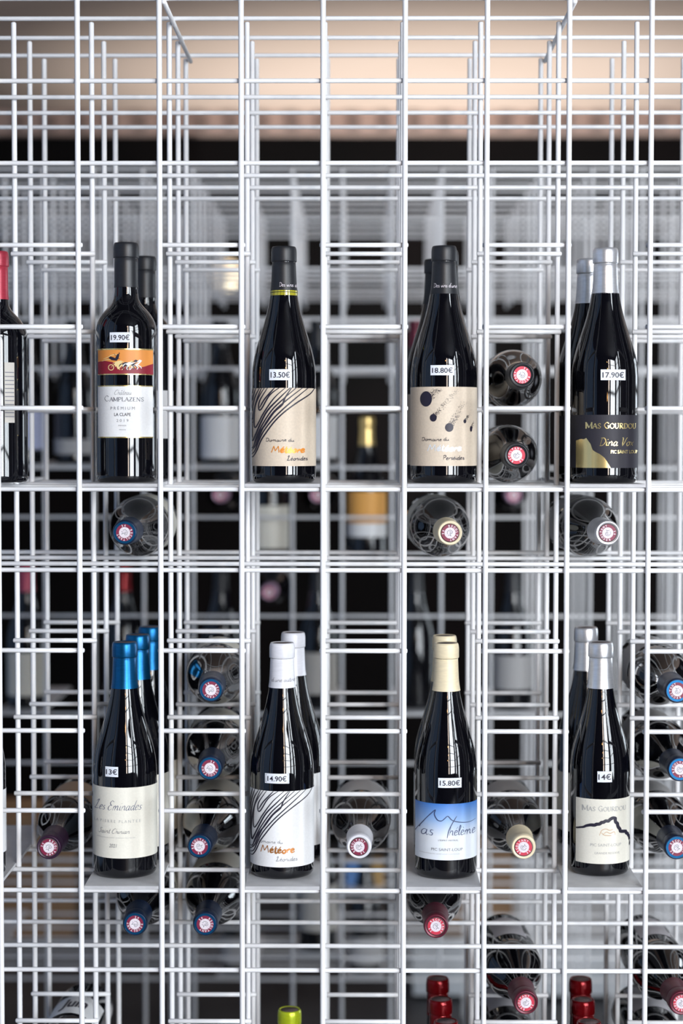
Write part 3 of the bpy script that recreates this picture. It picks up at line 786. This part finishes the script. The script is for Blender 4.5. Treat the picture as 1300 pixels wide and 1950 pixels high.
# --- bottles standing behind these
def rear(label, kind, R, H, cap, cl, loc, paper_key=None, z0=.02, z1=.115, group=None, glass='glass', half=118, turn=0.0):
    rt, pf, _ = bottle(label, kind, R, H, cap, cl, loc, (0, 0, turn), group=group, glass=glass)
    if paper_key:
        pr = Print(pf, .0004); ring_label(pr, half, z0, z1, paper_key); pr.mb.build('paper_label', rt)
    return rt
rear('black-capsuled bottle standing behind the 19.90€ bottle', 'bordeaux', .0385, .3025, 'black_capsule', .056, (-.2985, .262, SH6), 'white_paper', .055, .120)
rear('black-capsuled bottle standing second in line behind the 18.80€ bottle', 'burgundy', .0415, .3010, 'black_capsule', .060, (.1085, .160, SH6), 'beige_paper')
rear('black-capsuled bottle third in line behind the 18.80€ bottle', 'burgundy', .0415, .2975, 'black_capsule', .060, (.0990, .250, SH6), 'beige_paper')
rear('silver-capsuled bottle behind the black and gold labelled one', 'burgundy', .0415, .2900, 'silver_capsule', .058, (.2950, .162, SH6), 'black_paper', .02, .085)
rear('second blue-capsuled bottle in line behind the 13€ bottle', 'burgundy', .0405, .2960, 'blue_capsule', .058, (-.2978, .160, SH11), 'ivory_paper')
rear('third, rearmost blue-capsuled bottle in line behind the 13€ bottle', 'burgundy', .0405, .2960, 'blue_capsule', .058, (-.2924, .263, SH11), 'ivory_paper')
rear('white-capsuled bottle standing behind the 14.90€ bottle', 'burgundy', .0405, .2980, 'white_capsule', .056, (-.0925, .170, SH11), 'white_paper')
rear('cream-capsuled bottle standing behind the 15.80€ bottle', 'burgundy', .0397, .2960, 'cream_capsule', .060, (.1075, .155, SH11), 'white_paper')
rear('silver-capsuled bottle standing behind the 14€ bottle', 'burgundy', .0383, .2960, 'silver_capsule', .058, (.3068, .262, SH11), 'ivory_paper', .02, .10)
# left edge
o = rear('red-capsuled bottle cut off by the left edge of the photo', 'bordeaux', .0385, .2900, 'crimson_capsule', .060, (-.4630, .060, SH6))
pr = Print(bordeaux(.0385, .29), .0005); pr.rect(.016, .027, .075, .150, 'dull_paper', n=4)
for k in range(12): pr.rect(.0165, .0265, .082 + .005 * k, .0832 + .005 * k, 'grey_ink', .0003, n=2)
lb_ = pr.mb.build('back_label', o); lb_['label'] = 'narrow grey back label with fine print'
rear('dark bottle with white label cut off by the lower left edge', 'burgundy', .0405, .2950, 'black_capsule', .060, (-.4960, .060, SH11), 'white_paper', .03, .110)
# bottom edge
rear('yellow-green capsuled bottle rising at the bottom left of centre', 'burgundy', .0405, .2830, 'green_capsule', .050, (-.0986, .200, SH16), glass='glass_green')
for k, (x, y, zz, t, w) in enumerate([(.1077, .085, .304, 'first', 'front'), (.1048, .182, .3035, 'second', 'middle'), (.1051, .280, .303, 'third', 'rear'),
                                   (.2842 + .008, .085, .304, 'first', 'front'), (.2878 + .008, .182, .3035, 'second', 'middle'), (.3041, .280, .303, 'third', 'rear')]):
    rear('%s of three shiny red capsules %s' % (w, 'below the dark red lying cap at bottom' if k < 3 else 'at the bottom right'), 'bordeaux', .0380, zz, 'red_capsule', .050, (x, y, SH16),
         group='red-capsuled bottles at the bottom edge')

# --- lying bottles: neck towards the viewer, lying on the wires
def lying(label, row, xt, xb, cap, seal, ytip=.056, kind='burgundy', R=.0405, H=.296, papr='ivory_paper', on_plate=False, y0=0.0, roll=0.0, pz=(.045, .125), lift=0.0, cl=.056, half=140):
    z = ZB + .6 - row * .1 + RH + R + .0004 + (PT if on_plate else 0) + lift
    yb = y0 + ytip + H * .9995
    d = Vector((xt - xb, -H, 0)).normalized(); ang = math.atan2(-d.x, d.y)
    # local +Z -> direction d ; local -Y -> up
    q = Matrix(((0, 0, 0), (0, 0, 0), (0, 0, 0)))
    zc = d; yc = Vector((0, 0, -1)); xc = yc.cross(zc)
    mt3 = Matrix((xc, yc, zc)).transposed() @ Matrix.Rotation(roll, 3, 'Z')
    rt, pf, cp = bottle(label, kind, R, H, cap, cl, (xb, yb, z), mt3.to_euler(), seal)
    if papr:
        pr = Print(pf, .0004); ring_label(pr, half, pz[0], pz[1], papr); pr.mb.build('paper_label', rt)
    return rt
lying('blue-capped bottle lying just under the 19.90€ bottle', 7, -.3010, -.3000, 'shaded_blue_capsule', 'seal_lit_rim', ytip=.05)
lying('cream-capped bottle lying just under the 18.80€ bottle', 7, .1090, .0985, 'cream_capsule', 'seal_wine', ytip=.05)
lying('silver-capped bottle lying under the black and gold label bottle', 7, .3082, .2960, 'silver_capsule', 'seal_wine', papr='grey_paper')
lying('black-capped bottle with red seal, upper of two beside the 18.80€ bottle', 5, .1970, .2000, 'black_capsule', 'seal_red', ytip=.030, R=.0385, papr='white_paper', pz=(.03, .09))
lying('black-capped bottle with red seal, lower of two beside the 18.80€ bottle', 6, .1905, .1960, 'black_capsule', 'seal_red', ytip=.030, R=.0385, papr='white_paper', pz=(.03, .09))
lying('blue-capped lying bottle, topmost of four between the 13€ and 14.90€ bottles', 9, -.1930, -.2030, 'shaded_blue_capsule', 'seal_lit_rim')
lying('blue-capped lying bottle, second from top between the 13€ and 14.90€ bottles', 10, -.1945, -.2030, 'shaded_blue_capsule', 'seal_lit_rim')
lying('blue-capped lying bottle, third from top between the 13€ and 14.90€ bottles', 11, -.2080, -.2000, 'shaded_blue_capsule', 'seal_lit_rim')
lying('blue-capped lying bottle, lowest of four, below shelf level right of the 13€ bottle', 12, -.2010, -.2000, 'shaded_blue_capsule', 'seal_lit_rim')
lying('blue-capped bottle lying directly beneath the shelf of the 13€ bottle', 12, -.2905, -.2975, 'shaded_blue_capsule', 'seal_lit_rim')
lying('dark purple-capped bottle lying left of the 13€ bottle', 11, -.4000, -.4030, 'purple_capsule', 'seal_wine', papr='tan_paper', R=.0385)
lying('white-capped bottle lying between the 14.90€ and 15.80€ bottles', 11, -.0050, 0.000, 'white_capsule', 'seal_wine', papr='white_paper')
lying('beige-capped bottle lying between the 15.80€ and 14€ bottles', 11, .2040, .2010, 'cream_capsule', 'seal_red', papr='grey_paper')
lying('dark red-capped bottle lying beneath the shelf of the 15.80€ bottle', 12, .0851 + .008, .1000, 'wine_capsule', 'seal_red', papr=None, R=.0385)
lying('blue-capped lying bottle, topmost of three at the right edge', 9, .3975, .4000, 'shaded_blue_capsule', 'seal_lit_rim', papr='grey_paper')
lying('blue-capped lying bottle, middle of three at the right edge', 10, .4015, .4000, 'shaded_blue_capsule', 'seal_lit_rim', papr='grey_paper')
lying('blue-capped lying bottle, lowest of three at the right edge', 11, .3985, .4000, 'shaded_blue_capsule', 'seal_lit_rim', papr='grey_paper')
lying('dark red-capped bottle with grey label lying low, right of the three red capsules', 13, .2080, .2000, 'wine_capsule', 'seal_red', papr='pale_grey_paper', pz=(.03, .115), half=32)
lying('dark bottle with grey label lying at the lower right edge', 13, .4060, .4000, 'wine_capsule', 'seal_red', papr='pale_grey_paper', pz=(.03, .115), half=32)
lying('bottle with pale label at the bottom edge under the lying dark red cap', 14, .2000, .1980, 'wine_capsule', 'seal_red', papr='pale_grey_paper', pz=(.02, .115), half=38)
lying('bottle with pale label at the bottom right corner', 14, .4000, .3960, 'wine_capsule', 'seal_red', papr='pale_grey_paper', pz=(.02, .115), half=38)
o = lying('dark bottle with black-lettered label lying at the bottom left corner', 14, -.4000, -.3950, 'purple_capsule', 'seal_wine', papr='white_paper', pz=(.072, .150), half=62, R=.0400)
pr = Print(burgundy(.0400, .296), .0008); pr.text('Juin', 0, .122, -.034, 'ink', width=-.036, bold=.03, shear=.2)
lb = [c for c in o.children if c.name.startswith('paper_label')][0]
lt = pr.mb.build('lettering', lb)

# ---------------------------------------------------------------- blurred bottles in the racks behind
def shelf_at(xi, row, y0, lbl):
    x = xi; shelf(x, row, y0, lbl, 'shelf sheets of the rear racks')
def back_std(label, x, row, ry, cap, papr, z0, z1, glass='glass', R=.0400, H=.296, kind='burgundy', dy=.065):
    return rear(label, kind, R, H, cap, .058, (x, ry + dy, ZB + .6 - row * .1 + RH + PT), papr, z0, z1, glass=glass)
BK = [
 ('blurred bottle with white label, seen between the 19.90€ and 13.50€ bottles', -.288, 6, R2Y, 'black_capsule', 'white_paper', .012, .098),
 ('blurred bottle with white label just right of the 13.50€ bottle', -.088, 6, R2Y, 'black_capsule', 'white_paper', .012, .098),
 ('blurred bottle with bluish label behind the left column', -.688, 6, R2Y, 'black_capsule', 'bluish_paper', .030, .108),
 ('blurred gold-necked bottle with orange label behind the centre column', .012, 8, R2Y, 'gold_capsule', 'orange_paper', .080, .145),
 ('blurred bottle with cream label seen below the shelf of the 13.50€ bottle', -.188, 8, R2Y, 'black_capsule', 'ivory_paper', .028, .115),
 ('blurred rose-capsuled bottle with cream label behind the left column', -.688, 11, R2Y, 'rose_capsule', 'ivory_paper', .025, .115),
 ('blurred bottle with grey label right of the 15.80€ bottle', .312, 11, R2Y, 'black_capsule', 'grey_paper', .040, .110),
 ('blurred bright red-capsuled bottle above the blue capsules', -.488, 11, R2Y, 'red_capsule', None, 0, 0),
 ('blurred dark bottle above the topmost lying blue-capped bottle', -.288, 11, R2Y, 'black_capsule', 'dull_paper', .02, .07),
 ('blurred dark bottle with pale label just right of the white capsules', -.088, 11, R2Y, 'black_capsule', 'dull_paper', .030, .115),
 ('blurred dark unlabelled bottle left of the 15.80€ bottle', .112, 11, R2Y, 'black_capsule', None, 0, 0),
 ('blurred bottle with wide grey label below the shelf of the 14.90€ bottle', -.088, 16, R2Y, 'black_capsule', 'dull_paper', .040, .135),
 ('blurred dark bottle with grey label low behind the centre column', .012, 18, R3Y, 'black_capsule', 'grey_paper', .020, .085),
 ('blurred dark bottle with grey label low below the 14.90€ bottle', -.288, 18, R3Y, 'black_capsule', 'grey_paper', .020, .085),
 ('blurred dark bottle behind the lower left corner', -.788, 16, R2Y, 'black_capsule', None, 0, 0),
 ('blurred bottle with pale label low behind the right column', .812, 11, R2Y, 'black_capsule', 'white_paper', .040, .110),
 ('blurred dark bottle with blue glint behind the left column', -.588, 6, R2Y, 'black_capsule', 'grey_paper', .02, .05),
 ('blurred dark bottle behind the right column beside the wall of wires', .712, 6, R2Y, 'black_capsule', None, 0, 0),
 ('blurred dark bottle seen left of the 18.80€ bottle', .112, 6, R2Y, 'wine_capsule', None, 0, 0),
]
for (lbl, x, row, ry, cap, papr, z0, z1) in BK:
    shelf(x, row, ry, 'sheet shelf under ' + lbl.split(',')[0].replace('blurred ', ''), 'shelf sheets of the rear racks')
    o = back_std(lbl, x, row, ry, cap, papr, z0, z1)
    if papr == 'orange_paper':
        pr = Print(burgundy(.0400, .296), .0004); ring_label(pr, 118, .052, .080, 'white_paper'); q = pr.mb.build('lower_label', o); q['label'] = 'white lower label'
for lbl, x, row, ry in [
 ('blurred pink-capped bottle lying behind, right of the blue-capped one under 19.90€', -.288, 7, R2Y),
 ('blurred pink-capped bottle lying behind, left of the centre column', -.088, 7, R2Y),
 ('blurred pink-capped bottle lying behind, right of the cream-capped one', .312, 7, R2Y),
 ('blurred pink-capped bottle lying far behind below the 13.50€ shelf', -.188, 9, R2Y)]:
    lying(lbl, row, x, x, 'pink_capsule', 'seal_white' if False else 'seal_red', y0=ry, ytip=.05, papr='grey_paper')

# cartons
M['carton'] = noisy(mat('brown_cardboard', (0.32, 0.19, 0.10), 0.8), (0.27, 0.16, 0.085), (0.37, 0.22, 0.12), 14, 0.1, stretch=(1, 1, 4))
M['tape'] = mat('tan_packing_tape', (0.50, 0.34, 0.18), 0.35)
M['blue_card'] = noisy(mat('blue_card', (0.10, 0.22, 0.50), 0.6), (0.08, 0.19, 0.45), (0.12, 0.26, 0.55), 10)
M['ochre_card'] = noisy(mat('ochre_card', (0.45, 0.28, 0.10), 0.6), (0.40, 0.25, 0.08), (0.50, 0.31, 0.12), 10)
def carton(label, x, y, z, w, d, h, key='carton', rz=0.0):
    r = thing('cardboard_box' if key == 'carton' else 'small_carton', label, 'box', (x, y, z), (0, 0, rz))
    b = MB(); b.box((-w/2, -d/2, 0), (w/2, d/2, h - .003), key); b.build('box_body', r)
    for s in (-1, 1):
        f = MB(); f.box((-w/2, min(0, s*d/2) + (.001 if s > 0 else 0), h - .003), (w/2, max(0, s*d/2) - (.001 if s < 0 else 0), h), key); f.build('flap', r)
    t = MB(); t.box((-w/2 - .0005, -.02, h), (w/2 + .0005, .02, h + .0006), 'tape'); t.build('packing_tape', r)
M['platform'] = noisy(mat('lit_floor_paint', (0.66, 0.70, 0.74), 0.45), (0.62, 0.66, 0.70), (0.70, 0.74, 0.78), 5)  # pale paint stands in for window light on the floor
r = thing('lit_floor_platform', 'low pale platform added in place of window-lit floor behind the lower right racks', 'platform', (1.0, 2.95, 0))  # added block, pale where the floor would catch window light
b = MB(); b.box((-.86, -.42, .012), (.86, .42, .145), 'platform'); b.build('platform_base', r)
b = MB(); b.box((-.88, -.44, .145), (.88, .44, .160), 'platform'); b.build('platform_top', r)
b = MB(); b.box((-.82, -.38, 0), (.82, .38, .012), 'charcoal'); b.build('plinth', r)
carton('brown cardboard box on the pale platform below the beige-capped lying bottle', .30, 2.66, .16, .20, .18, .225)
carton('brown cardboard box on the floor behind the lower left rack', -1.02, 3.25, 0, .34, .28, .36, rz=.12)
shelf(.012, 16, R3Y, 'small sheet shelf under the blue carton low behind the centre column', 'shelf sheets of the rear racks')
carton('small blue carton low behind the white-capped lying bottle', -.012, R3Y + .10, ZB - 1.0 + RH + PT, .042, .08, .055, 'blue_card')
carton('small ochre carton beside the blue one, low behind the centre column', .034, R3Y + .10, ZB - 1.0 + RH + PT, .042, .08, .050, 'ochre_card')

# lamps
M['bulb'] = mat('warm_bulb_glass', (1, .6, .3), .3, emit=(1.0, .50, .16), estr=90)
M['globe'] = mat('glowing_globe', (1, .85, .6), .4, emit=(1.0, .78, .52), estr=0.9)
M['black_metal'] = noisy(mat('black_lamp_metal', (.02, .02, .02), .4), (.015, .015, .015), (.03, .03, .03), 60)
def pendant(x, y, z, label):
    r = thing('pendant_lamp', label, 'lamp', (x, y, ZH), group='bare-bulb pendants over the shop floor')
    L = ZH - z
    b = MB(); b.tube((0, 0, -L + .10), (0, 0, 0), .003, 'black_metal', 8); b.build('cable', r)
    b = MB(); b.lathe([(.045, -.025), (.05, -.02), (.05, -.001), (.01, 0)], 'black_metal', 24); b.build('ceiling_rose', r)
    b = MB(); b.lathe([(.012, -L + .04), (.018, -L + .045), (.018, -L + .09), (.006, -L + .105)], 'black_metal', 20); b.build('socket', r)
    b = MB(); b.lathe([(.002, -L - .045), (.018, -L - .04), (.030, -L - .022), (.032, -L - .004), (.024, -L + .02), (.014, -L + .04)], 'bulb', 20); b.build('bulb', r)
for x, y, z, t in ((.42, -3.3, 2.30, 'nearest the rack'), (.34, -3.8, 3.0, 'hanging highest of the four'), (.62, -4.7, 2.15, 'third from the rack'), (.45, -5.0, 1.75, 'lowest, by the windows')):
    pendant(x, y, z, 'bare warm bulb on a black cable behind the viewer, ' + t)
r = thing('wall_lamp', 'glowing warm globe lamp on the dark far wall, between the first two upper bottles', 'lamp', (-.46, Y1, 2.02))
b = MB(); b.box((-.04, -.02, -.05), (.04, 0, .05), 'black_metal'); b.tube((0, -.02, 0), (0, -.09, 0), .008, 'black_metal'); b.build('bracket', r)
b = MB(); b.lathe([(.055 * math.sin(math.pi * k / 12) + .0005, -.055 * math.cos(math.pi * k / 12)) for k in range(13)], 'globe', 24); b.build('glass_globe', r, (0, -.14, 0))
r = thing('ceiling_fill_lamp', 'small black lamp added out of sight behind the racks to brighten the ceiling', 'lamp', (.2, 3.85, 0))  # lamp body added around the ceiling fill spot
b = MB(); b.lathe([(.07, 0), (.075, .004), (.075, .012), (.02, .016), (.012, .05), (.012, .06)], 'black_metal', 24); b.build('base', r)
b = MB(); b.lathe([(.03, .06), (.055, .075), (.065, .14), (.066, .16), (.062, .16), (.055, .10), (.02, .085)], 'black_metal', 24, close=False); b.build('shade', r)
